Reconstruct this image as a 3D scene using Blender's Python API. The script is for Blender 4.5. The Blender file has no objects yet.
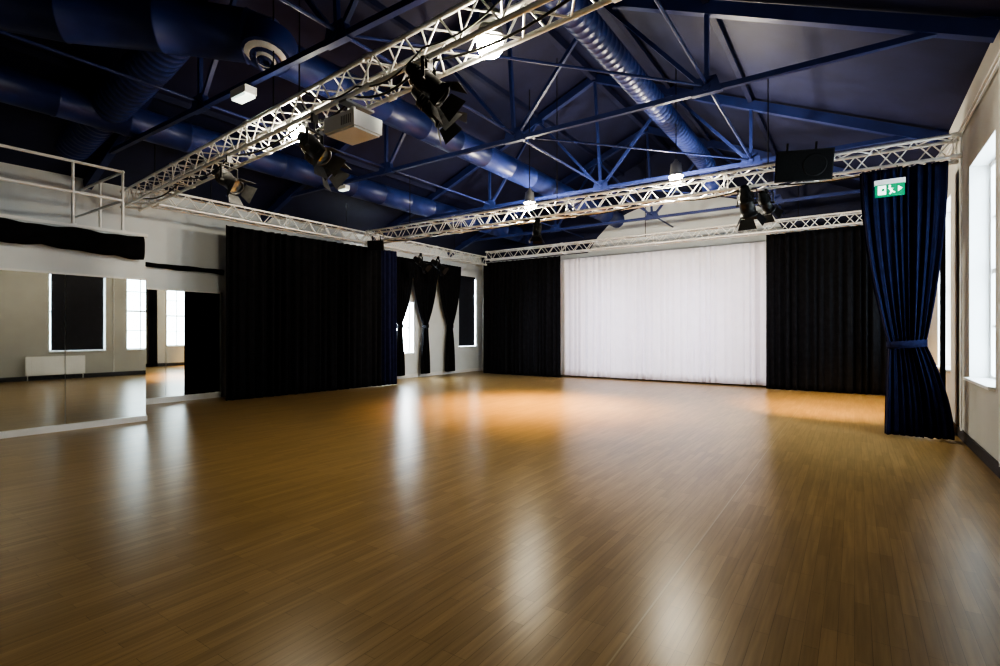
import bpy, math, random
from mathutils import Vector, Matrix
random.seed(7)
S = bpy.context.scene
COL = S.collection

# ---------------------------------------------------------------- materials
def new_mat(name):
    m = bpy.data.materials.new(name); m.use_nodes = True
    nt = m.node_tree
    return m, nt, nt.nodes["Principled BSDF"]

def mat(name, col, rough=0.6, metal=0.0, var=0.0, scale=6.0, bump=0.0, spec=0.5, emis=None, estr=0.0, sheen=0.0):
    m, nt, b = new_mat(name)
    b.inputs["Base Color"].default_value = (*col, 1)
    b.inputs["Roughness"].default_value = rough
    b.inputs["Metallic"].default_value = metal
    b.inputs["Specular IOR Level"].default_value = spec
    if sheen: b.inputs["Sheen Weight"].default_value = sheen
    if emis:
        b.inputs["Emission Color"].default_value = (*emis, 1)
        b.inputs["Emission Strength"].default_value = estr
    if var or bump:
        tc = nt.nodes.new("ShaderNodeTexCoord")
        n = nt.nodes.new("ShaderNodeTexNoise"); n.inputs["Scale"].default_value = scale
        n.inputs["Detail"].default_value = 5
        nt.links.new(tc.outputs["Object"], n.inputs["Vector"])
        if var:
            r = nt.nodes.new("ShaderNodeValToRGB")
            r.color_ramp.elements[0].position = 0.3; r.color_ramp.elements[1].position = 0.7
            r.color_ramp.elements[0].color = (*[c*(1-var) for c in col], 1)
            r.color_ramp.elements[1].color = (*[min(1, c*(1+var)) for c in col], 1)
            nt.links.new(n.outputs["Fac"], r.inputs["Fac"])
            nt.links.new(r.outputs["Color"], b.inputs["Base Color"])
        if bump:
            bp = nt.nodes.new("ShaderNodeBump"); bp.inputs["Strength"].default_value = bump
            bp.inputs["Distance"].default_value = 0.02
            nt.links.new(n.outputs["Fac"], bp.inputs["Height"])
            nt.links.new(bp.outputs["Normal"], b.inputs["Normal"])
    return m

M_wall = mat("wall_paint", (0.72, 0.76, 0.78), 0.7, var=0.04, scale=1.5, bump=0.05)
M_wallR = mat("wall_paint_beige", (0.46, 0.46, 0.43), 0.7, var=0.05, scale=1.5, bump=0.05)
M_navy = mat("ceiling_navy", (0.014, 0.018, 0.062), 0.6, var=0.2, scale=2)
M_steel = mat("steel_navy_paint", (0.022, 0.036, 0.145), 0.45, var=0.15, scale=4)
M_duct = mat("duct_navy_paint", (0.026, 0.042, 0.170), 0.40, var=0.15, scale=3)
M_alu = mat("aluminium", (0.88, 0.88, 0.86), 0.38, metal=0.5, var=0.05, scale=10)
M_black = mat("black_cloth", (0.009, 0.009, 0.011), 0.9, var=0.3, scale=8, spec=0.12)
M_blue = mat("blue_velvet", (0.010, 0.012, 0.042), 0.85, var=0.25, scale=9, spec=0.15)
M_cyc = mat("cyclorama_cloth", (0.80, 0.79, 0.86), 0.85, var=0.02, scale=5, spec=0.1)
M_bmet = mat("black_metal", (0.010, 0.010, 0.011), 0.45, var=0.2, scale=12, spec=.3)
M_grey = mat("lantern_grey_metal", (0.12, 0.12, 0.12), 0.4, metal=.4, var=0.2, scale=12)
M_grill = mat("speaker_grille", (0.010, 0.010, 0.011), 0.8, var=0.4, scale=120, bump=0.2, spec=.15)
M_white = mat("white_gloss", (0.84, 0.85, 0.85), 0.35, var=0.02, scale=5)
M_lens = mat("fixture_lens", (0.35, 0.36, 0.38), 0.12, metal=0.6, var=0.1, scale=30)
M_mirror = mat("mirror_glass", (0.76, 0.79, 0.76), 0.015, metal=1.0)
M_base = mat("skirting_dark", (0.03, 0.03, 0.035), 0.5, var=0.2)
M_pane = mat("daylight_glass", (0.8, 0.85, 0.9), 0.2, emis=(0.74, 0.90, 1.0), estr=5.5)
M_paneL = mat("daylight_glass_b", (0.8, 0.85, 0.9), 0.2, emis=(0.80, 0.92, 1.0), estr=24.0)
M_blind = mat("blackout_blind", (0.012, 0.013, 0.022), 0.7, var=0.2)
M_bulb = mat("lamp_globe", (1, 1, 1), 0.3, emis=(1.0, 0.92, 0.74), estr=90)
M_housing = mat("lamp_housing", (0.30, 0.30, 0.30), 0.35, metal=0.5, var=0.1)
M_green = mat("exit_green", (0.0, 0.18, 0.08), 0.4, emis=(0.0, 0.50, 0.22), estr=0.25)
M_sgnw = mat("exit_white", (0.9, 0.95, 0.9), 0.4, emis=(0.8, 1.0, 0.9), estr=0.8)
M_cable = mat("black_cable", (0.01, 0.01, 0.01), 0.5, var=0.1)
M_screw = mat("grey_plastic", (0.25, 0.26, 0.27), 0.5, var=0.1)

def floor_mat():
    m, nt, b = new_mat("vinyl_wood_floor")
    L = nt.links.new; N = nt.nodes.new
    tc = N("ShaderNodeTexCoord"); sx = N("ShaderNodeSeparateXYZ"); cx = N("ShaderNodeCombineXYZ")
    L(tc.outputs["Object"], sx.inputs[0]); L(sx.outputs["Y"], cx.inputs["X"]); L(sx.outputs["X"], cx.inputs["Y"])
    br = N("ShaderNodeTexBrick"); L(cx.outputs[0], br.inputs["Vector"])
    br.offset = 0.37; br.offset_frequency = 3
    br.inputs["Scale"].default_value = 1.0
    br.inputs["Brick Width"].default_value = 0.62
    br.inputs["Row Height"].default_value = 0.07
    br.inputs["Mortar Size"].default_value = 0.0012
    br.inputs["Bias"].default_value = 0.0
    br.inputs["Color1"].default_value = (0.300, 0.200, 0.088, 1)
    br.inputs["Color2"].default_value = (0.380, 0.256, 0.116, 1)
    br.inputs["Mortar"].default_value = (0.19, 0.125, 0.052, 1)
    mp = N("ShaderNodeMapping"); mp.inputs["Scale"].default_value = (1.2, 26, 1); L(cx.outputs[0], mp.inputs["Vector"])
    nz = N("ShaderNodeTexNoise"); nz.inputs["Scale"].default_value = 1.6; nz.inputs["Detail"].default_value = 5
    L(mp.outputs[0], nz.inputs["Vector"])
    rp = N("ShaderNodeValToRGB"); rp.color_ramp.elements[0].position = 0.35; rp.color_ramp.elements[1].position = 0.65
    rp.color_ramp.elements[0].color = (0.84, 0.83, 0.81, 1); rp.color_ramp.elements[1].color = (1.07, 1.07, 1.06, 1)
    L(nz.outputs["Fac"], rp.inputs["Fac"])
    mx = N("ShaderNodeMix"); mx.data_type = 'RGBA'; mx.blend_type = 'MULTIPLY'; mx.inputs["Factor"].default_value = 1
    L(br.outputs["Color"], mx.inputs["A"]); L(rp.outputs["Color"], mx.inputs["B"])
    col = mx.outputs["Result"]
    for x0 in (-0.92, -10.3):   # welded sheet seams
        sb = N("ShaderNodeMath"); sb.operation = 'SUBTRACT'; L(sx.outputs["X"], sb.inputs[0]); sb.inputs[1].default_value = x0
        ab = N("ShaderNodeMath"); ab.operation = 'ABSOLUTE'; L(sb.outputs[0], ab.inputs[0])
        lt = N("ShaderNodeMath"); lt.operation = 'LESS_THAN'; L(ab.outputs[0], lt.inputs[0]); lt.inputs[1].default_value = 0.004
        m2 = N("ShaderNodeMix"); m2.data_type = 'RGBA'; L(lt.outputs[0], m2.inputs["Factor"]); L(col, m2.inputs["A"])
        m2.inputs["B"].default_value = (0.42, 0.32, 0.18, 1); col = m2.outputs["Result"]
    L(col, b.inputs["Base Color"])
    b.inputs["Roughness"].default_value = 0.285
    b.inputs["Specular IOR Level"].default_value = 0.40
    return m
M_floor = floor_mat()

# ---------------------------------------------------------------- mesh builder
class MB:
    def __init__(s): s.v = []; s.f = []; s.m = []; s.sm = []; s.mats = []
    def mi(s, mt):
        if mt not in s.mats: s.mats.append(mt)
        return s.mats.index(mt)
    def add(s, vs, fs, mt, smooth=False):
        o = len(s.v); k = s.mi(mt)
        s.v += [tuple(x) for x in vs]
        for f in fs:
            s.f.append([i+o for i in f]); s.m.append(k); s.sm.append(smooth)
    def box(s, x0, x1, y0, y1, z0, z1, mt):
        vs = [(x0,y0,z0),(x1,y0,z0),(x1,y1,z0),(x0,y1,z0),(x0,y0,z1),(x1,y0,z1),(x1,y1,z1),(x0,y1,z1)]
        s.add(vs, [(0,3,2,1),(4,5,6,7),(0,1,5,4),(1,2,6,5),(2,3,7,6),(3,0,4,7)], mt)
    def obox(s, c, ax, ay, az, mt):
        c = Vector(c); vs = []
        for k in (-1,1):
            for i,j in ((-1,-1),(1,-1),(1,1),(-1,1)): vs.append(c+ax*i+ay*j+az*k)
        s.add(vs, [(0,3,2,1),(4,5,6,7),(0,1,5,4),(1,2,6,5),(2,3,7,6),(3,0,4,7)], mt)
    def beam(s, p, q, w, h, mt, up=Vector((0,0,1))):
        p = Vector(p); q = Vector(q); d = (q-p); L = d.length; d.normalize()
        if abs(d.dot(up)) > .98: up = Vector((0,1,0))
        r = d.cross(up).normalized(); u = r.cross(d)
        s.obox((p+q)/2, d*L/2, r*w/2, u*h/2, mt)
    def lathe(s, p, d, prof, mt, n=16, caps=True):
        p = Vector(p); d = Vector(d).normalized()
        t = Vector((0,0,1)) if abs(d.z) < .95 else Vector((1,0,0))
        a = d.cross(t).normalized(); b = d.cross(a)
        vs = []; fs = []
        for (h, r) in prof:
            for i in range(n):
                an = 2*math.pi*i/n
                vs.append(p+d*h+(a*math.cos(an)+b*math.sin(an))*r)
        for k in range(len(prof)-1):
            for i in range(n):
                j = (i+1) % n
                fs.append((k*n+i, (k+1)*n+i, (k+1)*n+j, k*n+j))
        s.add(vs, fs, mt, True)
        if caps:
            o = [vs[i] for i in range(n)]; s.add(o, [tuple(range(n))], mt)
            o = [vs[(len(prof)-1)*n+i] for i in range(n)]; s.add(o, [tuple(reversed(range(n)))], mt)
    def cyl(s, p, q, r, mt, n=8, caps=True):
        p = Vector(p); q = Vector(q); s.lathe(p, q-p, [(0, r), ((q-p).length, r)], mt, n, caps)
    def tube(s, pts, r, mt, n=10, rib=0.0, step=0.16):
        P = [Vector(x) for x in pts]; Q = []
        for i in range(len(P)-1):
            L = (P[i+1]-P[i]).length; k = max(1, int(L/step))
            for j in range(k): Q.append(P[i].lerp(P[i+1], j/k))
        Q.append(P[-1])
        rings = []
        prev = None
        for i, c in enumerate(Q):
            d = (Q[min(i+1, len(Q)-1)]-Q[max(i-1, 0)]).normalized()
            if prev is None:
                t = Vector((0,0,1)) if abs(d.z) < .9 else Vector((1,0,0)); a = d.cross(t).normalized()
            else: a = (prev - d*prev.dot(d)).normalized()
            prev = a; b = d.cross(a)
            offs = [(-.018, 0), (-.012, rib), (.012, rib), (.018, 0)] if rib else [(0, 0)]
            for (o, e) in offs:
                rings.append([c+d*o+(a*math.cos(2*math.pi*k/n)+b*math.sin(2*math.pi*k/n))*(r+e) for k in range(n)])
        vs = [v for rg in rings for v in rg]; fs = []
        for k in range(len(rings)-1):
            for i in range(n):
                j = (i+1) % n; fs.append((k*n+i, (k+1)*n+i, (k+1)*n+j, k*n+j))
        s.add(vs, fs, mt, True)
        s.add(rings[0], [tuple(range(n))], mt); s.add(rings[-1], [tuple(reversed(range(n)))], mt)
    def sphere(s, c, r, mt, n=14, m=9, sz=1.0):
        c = Vector(c); prof = []
        for k in range(m+1):
            th = math.pi*k/m; prof.append((-r*sz*math.cos(th), max(1e-4, r*math.sin(th))))
        s.lathe(c, (0,0,1), prof, mt, n, False)
    def done(s, name, smooth_fix=False):
        me = bpy.data.meshes.new(name); me.from_pydata(s.v, [], s.f)
        for mt in s.mats: me.materials.append(mt)
        me.polygons.foreach_set("material_index", s.m)
        me.polygons.foreach_set("use_smooth", s.sm)
        me.update()
        ob = bpy.data.objects.new(name, me); COL.objects.link(ob)
        return ob

# ---------------------------------------------------------------- room constants
XR, XL, YB, YF = 1.25, -12.3, 16.6, -3.0
RX, RZ = -4.9, 7.46
def roofz(x): return RZ-0.44*(x-RX) if x > RX else RZ-0.40*(RX-x)

b = MB(); b.box(XL-.4, XR+.4, YF-.3, YB+.3, -0.2, 0, M_floor); b.done("floor")

b = MB()
for (xa, xb) in ((RX, XR+.45), (XL-.45, RX)):
    za, zb = roofz(xa), roofz(xb)
    y0, y1 = YF-.3, YB+.3
    vs = [(xa,y0,za),(xb,y0,zb),(xb,y1,zb),(xa,y1,za),(xa,y0,za+.2),(xb,y0,zb+.2),(xb,y1,zb+.2),(xa,y1,za+.2)]
    b.add(vs, [(0,3,2,1),(4,5,6,7),(0,1,5,4),(1,2,6,5),(2,3,7,6),(3,0,4,7)], M_navy)
b.done("ceiling")

def wall_y(name, x0, x1, openings, ztop, mt, y0=YF, y1=YB):
    b = MB(); cur = y0
    for (a, c, z0, z1) in sorted(openings):
        b.box(x0, x1, cur, a, 0, ztop, mt)
        b.box(x0, x1, a, c, 0, z0, mt); b.box(x0, x1, a, c, z1, ztop, mt)
        cur = c
    b.box(x0, x1, cur, y1, 0, ztop, mt)
    return b.done(name)
winR = [(1.6, 3.2, .88, 3.5), (5.45, 6.98, .88, 3.5), (7.60, 9.15, .88, 3.7), (10.75, 12.3, .88, 3.7), (13.9, 15.1, .88, 3.7)]
winL = [(11.35, 12.75, .80, 2.55), (15.15, 16.25, .95, 3.7)]
wall_y("wall_right", XR, XR+.4, winR, 4.74, M_wallR)
wall_y("wall_left", XL-.4, XL, winL, 4.49, M_wall)

def gable(name, y0, y1, lit_arch):
    b = MB()
    b.box(XL-.4, XR+.4, y0, y1, 0, 4.3, M_wall)
    n = 40
    for i in range(n):
        xa = XL-.4+(XR-XL+.8)*i/n; xb = XL-.4+(XR-XL+.8)*(i+1)/n
        def az(x):
            if not lit_arch: return 4.3
            q = 1-((x+4.6)/2.9)**2  # lit area above the cyclorama put into the colour: pale arch in navy
            return 4.3+1.45*math.sqrt(q) if q > 0 else 4.3
        for (la, lb, ha, hb, mt) in ((4.3, 4.3, az(xa), az(xb), M_wall), (az(xa), az(xb), roofz(xa), roofz(xb), M_navy)):
            if ha-la < 1e-4 and hb-lb < 1e-4: continue
            vs = [(xa,y0,la),(xb,y0,lb),(xb,y1,lb),(xa,y1,la),(xa,y0,ha),(xb,y0,hb),(xb,y1,hb),(xa,y1,ha)]
            b.add(vs, [(0,3,2,1),(4,5,6,7),(0,1,5,4),(1,2,6,5),(2,3,7,6),(3,0,4,7)], mt)
    return b.done(name)
gable("wall_back", YB, YB+.3, True)
gable("wall_front", YF-.3, YF, False)

b = MB(); b.box(XR-.02, XR, YF, YB, 0, .14, M_base); b.done("baseboard_right")
b = MB(); b.box(XL, XL+.02, 3.9, YB, 0, .12, M_white); b.done("baseboard_left")
b = MB(); b.box(XL+.02, XR-.02, YB-.02, YB, 0, .14, M_white); b.done("baseboard_back")
b = MB()
for z in (4.28, 4.36): b.cyl((XR-.03, YF, z), (XR-.03, YB, z), .014, M_white, 8)
for y in (9.55, 7.2): b.cyl((XR-.03, y, .14), (XR-.03, y, 4.3), .012, M_white, 8)
b.done("trim_1")

def window(name, side, y0, y1, z0, z1, pane, blind=False):
    b = MB()
    if side == 'R': xi, sgn = XR, 1
    else: xi, sgn = XL, -1
    def bx(d0, d1, a, c, e, f, mt):
        xa, xb = sorted((xi+sgn*d0, xi+sgn*d1)); b.box(xa, xb, a, c, e, f, mt)
    fw = .07
    bx(.20, .30, y0, y0+fw, z0, z1, M_white); bx(.20, .30, y1-fw, y1, z0, z1, M_white)
    bx(.20, .30, y0+fw, y1-fw, z1-fw, z1, M_white); bx(.20, .30, y0+fw, y1-fw, z0, z0+fw, M_white)
    zm = (z0+z1)/2
    bx(.21, .29, y0+fw, y1-fw, zm-.03, zm+.03, M_white)
    for k in (1, 2):
        yy = y0+(y1-y0)*k/3; bx(.23, .27, yy-.015, yy+.015, z0+fw, z1-fw, M_white)
    for zz in ((z0+zm)/2, (z1+zm)/2): bx(.23, .27, y0+fw, y1-fw, zz-.015, zz+.015, M_white)
    bx(.27, .28, y0+fw, y1-fw, z0+fw, z1-fw, pane)
    bx(-.06, .20, y0, y1, z0, z0+.035, M_white)
    bx(0, .20, y0, y0+.012, z0+.035, z1, M_white); bx(0, .20, y1-.012, y1, z0+.035, z1, M_white); bx(0, .20, y0, y1, z1-.012, z1, M_white)
    if blind:
        bx(.04, .055, y0+.06, y1-.06, z0+.06, z1-.1, M_blind)
        bx(.02, .09, y0+.03, y1-.03, z1-.1, z1-.02, M_blind)
    b.done(name)
k = 1
for i, (a, c, z0, z1) in enumerate(winR):
    window("window_%d" % k, 'R', a, c, z0, z1, M_pane, blind=(i in (0, 1))); k += 1
for i, (a, c, z0, z1) in enumerate(winL):
    window("window_%d" % k, 'L', a, c, z0, z1, M_paneL, blind=(i == 1)); k += 1

def radiator(y0, y1):
    b = MB(); x = XR-.16
    b.box(x, x+.02, y0, y1, .16, .74, M_white); b.box(x+.05, x+.07, y0, y1, .16, .74, M_white)
    n = int((y1-y0)/.06)
    for i in range(n):
        yy = y0+.02+i*(y1-y0-.04)/n; b.box(x-.008, x, yy, yy+.03, .19, .71, M_white)
    b.box(x-.005, x+.075, y0, y1, .735, .755, M_white)
    b.cyl((x+.03, y0+.05, .0), (x+.03, y0+.05, .18), .011, M_white)
    b.cyl((x+.03, y1-.05, .0), (x+.03, y1-.05, .18), .011, M_white)
    b.box(x+.07, x+.155, y0+.2, y0+.25, .3, .6, M_white); b.box(x+.07, x+.155, y1-.25, y1-.2, .3, .6, M_white)
    b.done("radiator")
radiator(4.85, 6.35); radiator(1.6, 3.2)

# ---------------------------------------------------------------- roof steel trusses
def roof_truss(y):
    b = MB()
    zt = 4.78
    xl, xr = XL+.02, XR-.02
    b.beam((xl, y, zt), (xr, y, zt), .07, .07, M_steel)
    b.beam((RX, y, RZ-.14), (xr, y, roofz(xr)-.14), .12, .17, M_steel)
    b.beam((RX, y, RZ-.14), (xl, y, roofz(xl)-.14), .12, .17, M_steel)
    nodes = [-1.65, -4.75, -7.85]
    def rp(x): return (x, y, roofz(x)-.16)
    webs = [(-4.75, -4.9), (-1.65, -1.65), (-7.85, -7.85), (-4.75, -3.2), (-4.75, -6.4), (-1.65, -3.2), (-7.85, -6.4)]
    for (x0, x1) in webs:
        b.beam((x0, y, zt), rp(x1), .055, .055, M_steel)
    for x in nodes:
        vs = []
        for yy in (y-.045, y+.045):
            vs += [(x-.2, yy, zt-.05), (x+.2, yy, zt-.05), (x+.13, yy, zt+.17), (x-.13, yy, zt+.17)]
        b.add(vs, [(0,1,2,3),(7,6,5,4),(0,4,5,1),(1,5,6,2),(2,6,7,3),(3,7,4,0)], M_steel)
        b.cyl((x, y-.06, zt+.03), (x, y+.06, zt+.03), .05, M_steel, 12)
    for x in (-3.2, -6.4):
        p = Vector(rp(x)); b.obox(p, Vector((.14,0,0)), Vector((0,.05,0)), Vector((0,0,.1)), M_steel)
    b.done("roof_truss")
TY = [0.1, 3.72, 7.34, 10.95, 14.55]
for y in TY: roof_truss(y)
b = MB()
for x in (-1.65, -3.2, -6.4, -7.85, -9.7):
    b.box(x-.04, x+.04, YF, YB, roofz(x)-.10, roofz(x)+.01, M_navy)
b.box(RX-.06, RX+.06, YF, YB, RZ-.2, RZ, M_navy)
b.done("roof_purlins")
b = MB()
for x in (-1.65, -4.75, -7.85): b.cyl((x, YF, 4.86), (x, YB, 4.86), .022, M_steel, 8)
for i in range(4):
    b.cyl((-4.75, TY[i], 4.84), (-1.65, TY[i+1], 4.84), .018, M_steel, 6)
b.done("roof_bracing")

# ---------------------------------------------------------------- ducts
b = MB()
b.tube([(-2.95, YF+.05, 5.6), (-2.95, 12.6, 5.6), (-2.93, 13.0, 5.52), (-2.9, 13.25, 5.3), (-2.9, 13.32, 4.95)], .20, M_duct, 18, rib=.005, step=.15)
b.done("air_duct")
b = MB()
b.tube([(-6.6, 4.2, 5.35), (-6.6, YB-.03, 5.3)], .25, M_duct, 18, rib=.008, step=.9)
b.done("air_duct")
b = MB()
b.tube([(-10.0, YF+.05, 5.05), (-10.0, YB-.03, 5.05)], .26, M_duct, 18, rib=.008, step=.9)
b.done("air_duct")
b = MB()
b.tube([(-7.3, 3.2, 5.5), (-8.2, 3.25, 5.36), (-11.6, 3.3, 4.88)], .27, M_duct, 18, rib=.010, step=.13)
b.tube([(-9.3, -.1, 5.40), (-8.05, 2.2, 5.45), (-7.35, 3.0, 5.47), (-6.7, 3.78, 5.47), (-6.48, 3.95, 5.36)], .33, M_duct, 22, rib=.010, step=.9)
b.lathe((-6.45, 3.95, 5.42), (0.15, -.3, -1), [(0, .35), (.1, .35), (.2, .34), (.28, .31)], M_duct, 22)
dd = Vector((0.15, -.3, -1)).normalized(); c0 = Vector((-6.45, 3.95, 5.42))+dd*.28
for i, r in enumerate((.27, .20, .14, .08)):
    b.lathe(c0+dd*(.01+i*.02), dd, [(0, r), (.035, r*.8), (.036, r*.72), (.004, r*.9)], M_white if i % 2 == 0 else M_duct, 20, False)
b.done("air_duct_with_diffuser")

# ---------------------------------------------------------------- lighting trusses
def lattice(b, p, q, w, h, bay, rc=.024, rb=.010):
    p = Vector(p); q = Vector(q); d = q-p; L = d.length; d.normalize()
    r = d.cross(Vector((0,0,1))).normalized(); u = Vector((0,0,1))
    offs = [r*w/2, -r*w/2, -r*w/2+u*h, r*w/2+u*h]; pairs = [(0,1),(1,2),(2,3),(3,0)]
    for o in offs: b.cyl(p+o, q+o, rc, M_alu, 10)
    n = max(2, int(round(L/bay)))
    for (i, j) in pairs:
        for k in range(n):
            t0 = p+d*(L*k/n); t1 = p+d*(L*(k+1)/n); tm = (t0+t1)/2
            b.cyl(t0+offs[i], tm+offs[j], rb, M_alu, 6, False)
            b.cyl(tm+offs[j], t1+offs[i], rb, M_alu, 6, False)
    m = max(1, int(L/2.5))
    for k in range(m+1):
        c = p+d*(L*k/m)
        for o in offs: b.lathe(c+o-d*.06, d, [(0, rc+.002), (.01, rc+.012), (.11, rc+.012), (.12, rc+.002)], M_alu, 10)
        for (i, j) in pairs: b.cyl(c+offs[i], c+offs[j], rb, M_alu, 6, False)

def hang(b, x, y, z):
    b.cyl((x, y, z), (x, y, roofz(x)-.02), .010, M_bmet, 6)

NZ = 3.97
def NYx(x): return 3.47-(x+1.5)*0.0796     # the near rig runs slightly skew to the room
MY, MZ = 9.7, 3.97
b = MB(); lattice(b, (-11.8, NYx(-11.8), NZ), (XR-.08, NYx(XR), NZ), .30, .30, .46)
for x in (-10.5, -6.2, -2.2): hang(b, x, NYx(x), NZ+.3)
b.done("lighting_truss")
b = MB(); lattice(b, (-10.95, MY, MZ), (XR-.08, MY, MZ), .30, .30, .46)
for x in (-9.5, -5.2, -1.2): hang(b, x, MY, MZ+.3)
b.done("lighting_truss")
b = MB(); lattice(b, (-11.0, 15.3, 4.16), (XR-.08, 15.3, 4.16), .28, .28, .46)
for x in (-9.5, -5.2, -1.2): hang(b, x, 15.3, 4.4)
b.done("lighting_truss")
b = MB(); lattice(b, (-11.15, 4.5, NZ), (-11.15, 15.1, NZ), .28, .28, .46)
for y in (5.5, 9.0, 13.5): hang(b, -11.15, y, NZ+.28)
b.done("lighting_truss")

# ---------------------------------------------------------------- curtains
def curtain(name, A, B, z0, z1, folds, amp, mt, prof=None, cols=None, rows=24, seed=0, hem=0.0, tie=None):
    rnd = random.Random(seed)
    A = Vector((*A, 0)); B = Vector((*B, 0)); d = B-A; n = Vector((-d.y, d.x, 0)).normalized()
    cols = cols or folds*10
    ph = [rnd.uniform(0, 6.28) for _ in range(6)]
    vs = []; fs = []
    for j in range(rows+1):
        t = j/rows; z = z0+(z1-z0)*t
        l, r, am = (0, 1, 1) if prof is None else prof(t)
        for i in range(cols+1):
            s_ = i/cols
            a = 2*math.pi*folds*s_ + 1.1*math.sin(2*math.pi*s_*folds*.21+ph[0]) + .7*math.sin(2*math.pi*s_*folds*.37+ph[1])
            mod = .65+.35*math.sin(2*math.pi*s_*folds*.13+ph[2])
            off = amp*am*mod*(math.sin(a+.25*math.sin(3*t+ph[3])) + .3*math.sin(2.3*a+ph[4]+t))
            off *= (1.0-.35*t)
            side = .25*amp*math.cos(a)*(1-t)*0.6
            zz = z
            if j == 0: zz += hem*math.sin(a*.5+ph[5])
            P = A+d*(l+(r-l)*s_)+n*off+d.normalized()*side
            vs.append((P.x, P.y, zz))
    for j in range(rows):
        for i in range(cols):
            k = j*(cols+1)+i; fs.append((k, k+1, k+cols+2, k+cols+1))
    b = MB(); b.add(vs, fs, mt, True)
    if tie:
        t, w = tie; l, r, am = prof(t); z = z0+(z1-z0)*t
        pa = A+d*l; pb = A+d*r; c = (pa+pb)/2; hw = (pb-pa).length/2+.02; hd = amp*am*1.15+.02
        dn = d.normalized(); N = 20; vv = []
        for zz in (z-w/2, z+w/2):
            for k in range(N):
                an = 2*math.pi*k/N; P = c+dn*hw*math.cos(an)+n*hd*math.sin(an); vv.append((P.x, P.y, zz+.02*math.cos(an)))
        b.add(vv, [(k, (k+1) % N, N+(k+1) % N, N+k) for k in range(N)], mt, True)
    ob = b.done(name)
    md = ob.modifiers.new("cloth_thickness", 'SOLIDIFY'); md.thickness = .006
    return ob

curtain("cyclorama_curtain", (-8.60, 15.85), (-1.95, 15.85), .05, 4.02, 30, .045, M_cyc, rows=16, seed=3, cols=520)
curtain("black_curtain", (-11.35, 15.4), (-8.12, 15.4), .02, 4.08, 17, .08, M_black, seed=4)
curtain("black_curtain", (-1.95, 15.4), (1.05, 15.4), .02, 4.12, 16, .08, M_black, seed=5)
curtain("black_curtain", (-11.35, 5.9), (-11.0, 10.1), .02, 3.86, 20, .085, M_black, seed=6)
curtain("blue_curtain", (-11.0, 10.12), (-10.95, 10.65), .02, 3.86, 4, .06, M_blue, seed=8)

def pinch(w0, wt, w1, tt, c=.5):
    def f(t):
        if t < tt:
            k = (t/tt); e = k**2.2; w = w0+(wt-w0)*e
        else:
            k = (t-tt)/(1-tt); e = 1-(1-k)**2.2; w = wt+(w1-wt)*e
        return (c-w/2, c+w/2, 1+1.3*(1-min(1, w)))
    return f
for i, y in enumerate((11.85, 13.05, 14.35)):
    curtain("tied_black_curtain", (-12.05, y-.62), (-12.05, y+.62), .12, 3.95, 8, .05, M_black, prof=pinch(.34, .12, 1, .42), seed=20+i, rows=40, tie=(.42, .1))
def bluep(t):
    tt = .34
    L0, R0, L1, R1, L2, R2 = .28, 1.0, .32, .72, 0.0, .95
    if t < tt: e = (t/tt)**1.8; return (L0+(L1-L0)*e, R0+(R1-R0)*e, 1+.9*e)
    k = (t-tt)/(1-tt); e = 1-(1-k)**1.8
    return (L1+(L2-L1)*e, R1+(R2-R1)*e, 1.9-.9*e)
curtain("tied_blue_curtain", (.06, 9.45), (1.13, 9.45), .02, 3.90, 10, .075, M_blue, prof=bluep, seed=31, rows=60, cols=200, tie=(.34, .11))
curtain("black_curtain", (1.05, 9.95), (1.12, 10.3), .02, 3.9, 4, .03, M_black, seed=33)

# ---------------------------------------------------------------- mezzanine box, rail and mirrors
b = MB()
b.box(XL+.01, -10.05, YF+.01, 3.86, 0, 3.15, M_wall)
b.box(XL+.01, -10.02, YF+.01, 3.89, 3.15, 3.20, M_white)
b.done("mezzanine_platform")
b = MB()
xr = -10.12
for z in (3.72, 4.2):
    b.cyl((xr, YF+.01, z), (xr, 3.55, z), .024, M_white, 10)
    b.cyl((xr, 3.55, z), (-12.28, 3.55, z), .024, M_white, 10)
for y in (-1.4, .1, 1.5, 2.88, 3.55):
    b.cyl((xr, y, 3.2), (xr, y, 4.2), .022, M_white, 10); b.cyl((xr, y, 3.2), (xr, y, 3.22), .05, M_white, 10)
b.cyl((-11.1, 3.55, 3.2), (-11.1, 3.55, 4.2), .022, M_white, 10)
b.sphere((xr, 3.55, 4.2), .03, M_white)
b.done("mezzanine_railing")

b = MB()
ys = [-2.8, -1.68, -.57, .54, 1.65, 2.76, 3.86]
for i in range(len(ys)-1):
    b.box(-10.045, -10.03, ys[i]+.004, ys[i+1]-.004, .09, 2.40, M_mirror)
b.box(-10.045, -9.97, ys[0], ys[-1], 0, .09, M_white)
b.box(-10.045, -10.02, ys[0], ys[-1], 2.40, 2.43, M_white)
b.done("dance_mirror")
b = MB()
ys = [3.95, 5.1, 6.25]
for i in range(2):
    b.box(XL+.02, XL+.04, ys[i]+.004, ys[i+1]-.004, .12, 2.42, M_mirror)
b.box(XL+.02, XL+.10, ys[0], ys[-1], 0, .12, M_white)
b.box(XL+.02, XL+.05, ys[0], ys[-1], 2.42, 2.45, M_white)
b.box(XL+.02, XL+.06, ys[-1], ys[-1]+.05, 0, 2.45, M_screw)
b.done("dance_mirror")

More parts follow.
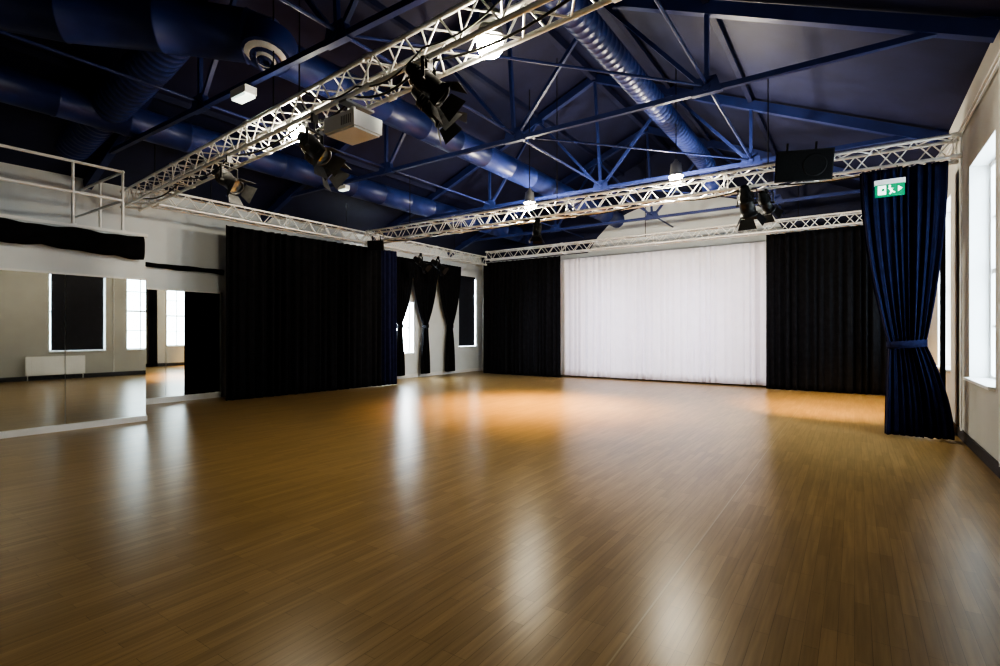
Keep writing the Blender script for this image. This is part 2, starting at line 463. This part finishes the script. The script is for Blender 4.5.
def rolled(name, A, B, z, r, seed):
    rnd = random.Random(seed); A = Vector(A); B = Vector(B); L = (B-A).length; n = int(L/.06); N = 14
    d = (B-A).normalized(); side = Vector((0,0,1)).cross(d)
    vs = []; fs = []; ph = [rnd.uniform(0, 6) for _ in range(5)]
    for i in range(n+1):
        s_ = i*L/n; sag = .03*math.sin(s_*1.7+ph[0])+.015*math.sin(s_*4.1+ph[1])
        for k in range(N):
            an = 2*math.pi*k/N
            rr = r*(1+.08*math.sin(s_*7+an*2+ph[2])+.06*math.sin(s_*13+an*3+ph[3]))
            P = A+d*s_+side*math.cos(an)*rr*.5+Vector((0,0,1))*(math.sin(an)*rr+sag*(math.sin(an) < 0)); vs.append((P.x, P.y, P.z+z))
    for i in range(n):
        for k in range(N):
            j = (k+1) % N; fs.append((i*N+k, i*N+j, (i+1)*N+j, (i+1)*N+k))
    fs.append(tuple(reversed(range(N)))); fs.append(tuple(n*N+k for k in range(N)))
    b = MB(); b.add(vs, fs, M_black, True); b.done(name)
rolled("rolled_black_drape", (-9.93, -2.5, 0), (-9.93, 3.78, 0), 2.95, .165, 1)
rolled("rolled_black_drape", (-12.2, 3.95, 0), (-12.2, 6.3, 0), 2.92, .06, 2)

# ---------------------------------------------------------------- stage lanterns
def lantern(clamp, aim, size=1.0, drop=.18, doors=True, body=None, lens=M_lens):
    body = body or M_bmet
    b = MB(); c = Vector(clamp); d = Vector(aim).normalized()
    side = d.cross(Vector((0,0,1))).normalized(); up = side.cross(d)
    r = .10*size; L = .34*size
    piv = c-Vector((0,0,drop+.20*size))
    b.obox(c-Vector((0,0,.03)), Vector((.02,0,0)), Vector((0,.035,0)), Vector((0,0,.05)), body)
    b.cyl(c-Vector((0,0,.05)), c-Vector((0,0,drop)), .012, body)
    top = c-Vector((0,0,drop))
    hw = r+.03
    b.obox(top, side*hw, Vector((side.y, -side.x, 0))*.018, Vector((0,0,.005)), body)
    for s_ in (-1, 1):
        b.beam(top+side*hw*s_, piv+side*hw*s_, .036, .006, body, up=side)
        b.cyl(piv+side*(hw+.025)*s_, piv+side*(r*.9)*s_, .016, body, 10)
    o = piv-d*L*.5
    b.lathe(o, d, [(-.10*size, r*.45), (-.09*size, r*.6), (0, r*.75), (.02, r*.95), (L*.3, r*.98), (L*.31, r*1.06), (L*.36, r*1.06), (L*.37, r), (L*.9, r), (L*.91, r*1.15), (L, r*1.15), (L, r*.95), (L*.93, r*.9)], body, 18, False)
    b.lathe(o, d, [(L*.93, r*.92), (L*.97, .001)], lens, 18, False)
    for k in range(3):
        b.lathe(o+d*(.02+k*.03), d, [(0, r*1.0), (.004, r*1.12), (.01, r*1.12), (.014, r)], body, 18, False)
    if doors:
        f = o+d*(L+.005)
        for ax, ay in ((side, up), (-side, up), (up, side), (-up, side)):
            tip = (d*.8+ax*.45).normalized()*r*1.5
            p0 = f+ax*r*1.1
            w0, w1 = r*.85, r*1.25
            vs = [p0-ay*w0, p0+ay*w0, p0+tip+ay*w1, p0+tip-ay*w1]
            nrm = tip.cross(ay).normalized()*.003
            vs = vs+[v+nrm for v in vs]
            b.add(vs, [(0,1,2,3),(7,6,5,4),(0,4,5,1),(1,5,6,2),(2,6,7,3),(3,7,4,0)], body)
    b.done("stage_lantern")
    return o+d*(L+.03)

nb = NZ-.03
def nf(x, back=0): return NYx(x)-.15+.3*back
lantern((-3.15, nf(-3.15), nb), (.75, .25, -.75), .95, .02)
lantern((-3.38, nf(-3.38, 1), nb), (.6, .5, -.8), .95, .06)
lantern((-5.00, nf(-5.00), nb), (.8, .2, -.75), .95, .18, body=M_grey)
lantern((-5.35, nf(-5.35, 1), nb), (.8, .5, -.9), 1.0, .15, body=M_grey)
lantern((-7.15, nf(-7.15), nb), (.8, .2, -.6), 1.0, .14, body=M_grey)
mb = MZ-.03; ym = MY-.15
L1 = lantern((-5.6, ym, mb), (-.05, -.02, -1.0), .9, .05)
L2 = lantern((-1.25, ym+.3, mb), (.33, .95, -1.0), .9, .05)
lantern((-1.50, ym, mb), (.1, .7, -1.1), 1.2, .03)
for (y, s_) in ((11.7, 1.0), (12.5, 1.0)):
    lantern((-11.0, y, NZ-.03), (.8, .3, -.7), s_, .08)

def pendant(x, y, z, watts, r=.12, mt=M_bulb):
    b = MB()
    b.sphere((x, y, z), r, mt, 14, 8, .9)
    b.lathe((x, y, z+r*.45), (0,0,1), [(0, r*1.15), (.02, r*1.12), (.06, r*.95), (.24, r*.8), (.25, r*.6), (.30, r*.3), (.33, .02)], M_housing, 20, False)
    b.cyl((x, y, z+r*.45+.3), (x, y, roofz(x)-.01), .010, M_bmet, 6)
    b.done("pendant_lamp")
    l = bpy.data.lights.new("pendant_lamp_light", 'POINT'); l.energy = watts; l.color = (1, .90, .70); l.shadow_soft_size = .09
    o = bpy.data.objects.new("pendant_lamp_light", l); COL.objects.link(o); o.location = (x, y, z-.21)
pendant(-2.72, 3.80, 4.10, 40)
pendant(-6.05, 4.12, 4.14, 55)
pendant(-6.05, 9.98, 4.38, 215)
pendant(-2.8, 9.98, 4.42, 270)

# projector
b = MB()
cx, cy, cz = -4.42, 3.66, 3.62
b.box(cx-.24, cx+.24, cy-.19, cy+.19, cz, cz+.16, M_white)
b.box(cx-.22, cx+.22, cy-.17, cy+.17, cz-.02, cz, M_white)
b.lathe((cx+.10, cy+.19, cz+.08), (0,1,0), [(0, .065), (.05, .06), (.05, .05), (.02, .045)], M_bmet, 18)
b.box(cx-.241, cx-.236, cy-.12, cy+.12, cz+.03, cz+.13, M_screw)
for i in range(6): b.box(cx+.04+i*.028, cx+.052+i*.028, cy-.193, cy-.188, cz+.03, cz+.12, M_screw)
b.cyl((cx, cy, cz+.16), (cx, cy, NZ-.02), .025, M_white, 12); b.box(cx-.1, cx+.1, cy-.1, cy+.1, cz+.16, cz+.18, M_screw)
b.box(cx-.06, cx+.06, cy-.14, cy+.24, NZ-.05, NZ-.025, M_screw)
b.done("ceiling_projector")
b = MB()
b.box(-6.80, -6.44, 3.60, 3.76, 4.60, 4.70, M_white); b.box(-6.78, -6.46, 3.61, 3.75, 4.57, 4.60, M_sgnw)
b.cyl((-6.7, 3.68, 4.70), (-6.7, 3.68, 4.75), .012, M_white); b.cyl((-6.54, 3.68, 4.70), (-6.54, 3.68, 4.75), .012, M_white)
b.done("emergency_light")
b = MB()
b.box(-9.30, -9.05, 7.28, 7.40, 4.62, 4.70, M_white); b.box(-9.28, -9.07, 7.29, 7.39, 4.60, 4.62, M_sgnw)
b.cyl((-9.17, 7.34, 4.7), (-9.17, 7.34, 4.76), .012, M_white)
b.done("emergency_light")

def speaker(c, w, h, dp, yaw, pitch):
    b = MB(); R = Matrix.Rotation(yaw, 3, 'Z') @ Matrix.Rotation(pitch, 3, 'X'); c = Vector(c)
    X, Y, Z = R @ Vector((1,0,0)), R @ Vector((0,1,0)), R @ Vector((0,0,1))
    vs = []
    for k in (-1, 1):
        for (sx, sy) in ((-1,-1),(1,-1),(.7,1),(-.7,1)): vs.append(c+X*sx*w/2+Y*sy*dp/2+Z*k*h/2)
    b.add(vs, [(0,3,2,1),(4,5,6,7),(0,1,5,4),(1,2,6,5),(2,3,7,6),(3,0,4,7)], M_bmet)
    b.obox(c-Y*(dp/2+.008), X*(w/2-.02), Y*.008, Z*(h/2-.02), M_grill)
    b.lathe(c-Y*(dp/2+.016)+X*w*.18, -Y, [(0, h*.36), (.006, h*.36), (.006, h*.33)], M_bmet, 20, False)
    for s_ in (-1, 1): b.beam(c+X*s_*w*.25+Z*h/2, c+X*s_*w*.25+Z*(h/2+.12), .03, .01, M_bmet)
    b.done("pa_speaker")
speaker((-.70, 9.28, 4.10), .80, .46, .38, .35, .25)
speaker((-10.35, 9.35, 3.80), .42, .26, .25, .5, .2)

b = MB()
k = .85; ex, ey, ez = .41, 9.18, 3.56
def E(v): return v*k
b.box(ex-E(.20), ex+E(.20), ey, ey+.05, ez-E(.13), ez+E(.07), M_green)
b.box(ex-E(.21), ex+E(.21), ey-.01, ey+.07, ez+E(.07), ez+E(.15), M_white)
f0, f1 = ey-.004, ey
b.box(ex-E(.16), ex-E(.05), f0, f1, ez-E(.10), ez+E(.05), M_sgnw)
b.add([(ex-E(.11), f0-.001, ez), (ex-E(.07), f0-.001, ez), (ex-E(.07), f0-.001, ez-E(.04)), (ex-E(.11), f0-.001, ez-E(.04))], [(0,1,2,3)], M_green)
UX = Vector((1,0,0))
b.beam((ex-E(.01), f0, ez+E(.01)), (ex+E(.03), f0, ez-E(.05)), .004, .026, M_sgnw, up=UX)
b.beam((ex+E(.03), f0, ez-E(.05)), (ex, f0, ez-E(.10)), .004, .018, M_sgnw, up=UX)
b.beam((ex+E(.02), f0, ez-E(.05)), (ex+E(.07), f0, ez-E(.08)), .004, .018, M_sgnw, up=UX)
b.beam((ex-E(.02), f0, ez), (ex+E(.05), f0, ez-E(.01)), .004, .013, M_sgnw, up=UX)
b.cyl((ex, f0-.002, ez+E(.035)), (ex, f1, ez+E(.035)), .014, M_sgnw, 12)
b.add([(ex+E(.17), f0, ez-E(.02)), (ex+E(.11), f0, ez+E(.03)), (ex+E(.11), f0, ez-E(.07))], [(0,1,2)], M_sgnw)
b.cyl((ex-.1, ey+.03, ez+E(.15)), (ex-.1, ey+.33, MZ-.02), .006, M_bmet); b.cyl((ex+.1, ey+.03, ez+E(.15)), (ex+.1, ey+.33, MZ-.02), .006, M_bmet)
b.done("exit_sign")

def cable(pts, r, b):
    Q = []
    for i in range(len(pts)-1):
        p, q = Vector(pts[i]), Vector(pts[i+1])
        for k in range(8):
            t = k/8; v = p.lerp(q, t); v.z -= .12*math.sin(math.pi*t)*min(1, (q-p).length); Q.append(v)
    Q.append(Vector(pts[-1])); b.tube(Q, r, M_cable, 6, step=1)
b = MB()
cable([(x, NYx(x)-.05, NZ+.05) for x in (-11, -9, -7.3, -5.3, -4.4, -3.3, -1.5, .8)], .012, b)
cable([(x, NYx(x)-.17, z) for x, z in ((-5.2, NZ+.3), (-4.2, NZ+.05), (-3.2, NZ+.1), (-2.0, NZ+.3))], .009, b)
b.done("rig_cables")
b = MB()
cable([(x, MY, MZ+.05) for x in (-10.6, -8, -5.5, -3, -1.4, .9)], .012, b)
cable([(-6.2, MY-.16, MZ+.1), (-5.4, MY-.16, MZ+.02), (-4.4, MY-.16, MZ+.3)], .009, b)
b.done("rig_cables")

# ---------------------------------------------------------------- lights
def spot(name, loc, tgt, power, col, ang, blend=.6, r=.08):
    l = bpy.data.lights.new(name, 'SPOT'); l.energy = power; l.color = col; l.spot_size = math.radians(ang); l.spot_blend = blend; l.shadow_soft_size = r
    o = bpy.data.objects.new(name, l); COL.objects.link(o); o.location = loc
    o.rotation_euler = (Vector(tgt)-Vector(loc)).to_track_quat('-Z', 'Y').to_euler()
warm = (1.0, .58, .16)
L1 = L1+Vector((0, 0, -.16)); L2 = L2+Vector((.06, .16, -.14))
spot("stage_spot_light", L1, (-5.55, 9.2, 0), 2000, warm, 98, 1)
spot("stage_spot_light", L2, (-.3, 12.5, 0), 1500, warm, 66, 1)
lav = (.84, .80, 1.0)
for x in (-7.5, -5.1, -2.7):
    spot("cyc_flood_light", (x, 9.3, 3.6), (x-.15, 15.85, 1.4), 620, lav, 50, 1, .15)

w = bpy.data.worlds.new("World"); S.world = w; w.use_nodes = True
w.node_tree.nodes["Background"].inputs[0].default_value = (.7, .8, 1, 1)
w.node_tree.nodes["Background"].inputs[1].default_value = .3

cam = bpy.data.cameras.new("Camera"); cam.sensor_width = 36; cam.lens = 18.58
co = bpy.data.objects.new("Camera", cam); COL.objects.link(co)
co.location = (0, 0, 1.5); co.rotation_euler = (math.radians(90), 0, math.radians(34.5))
S.camera = co
try:
    S.view_settings.view_transform = 'AgX'; S.view_settings.look = 'AgX - High Contrast'
    S.view_settings.exposure = 0.65
except Exception as e: print(e)
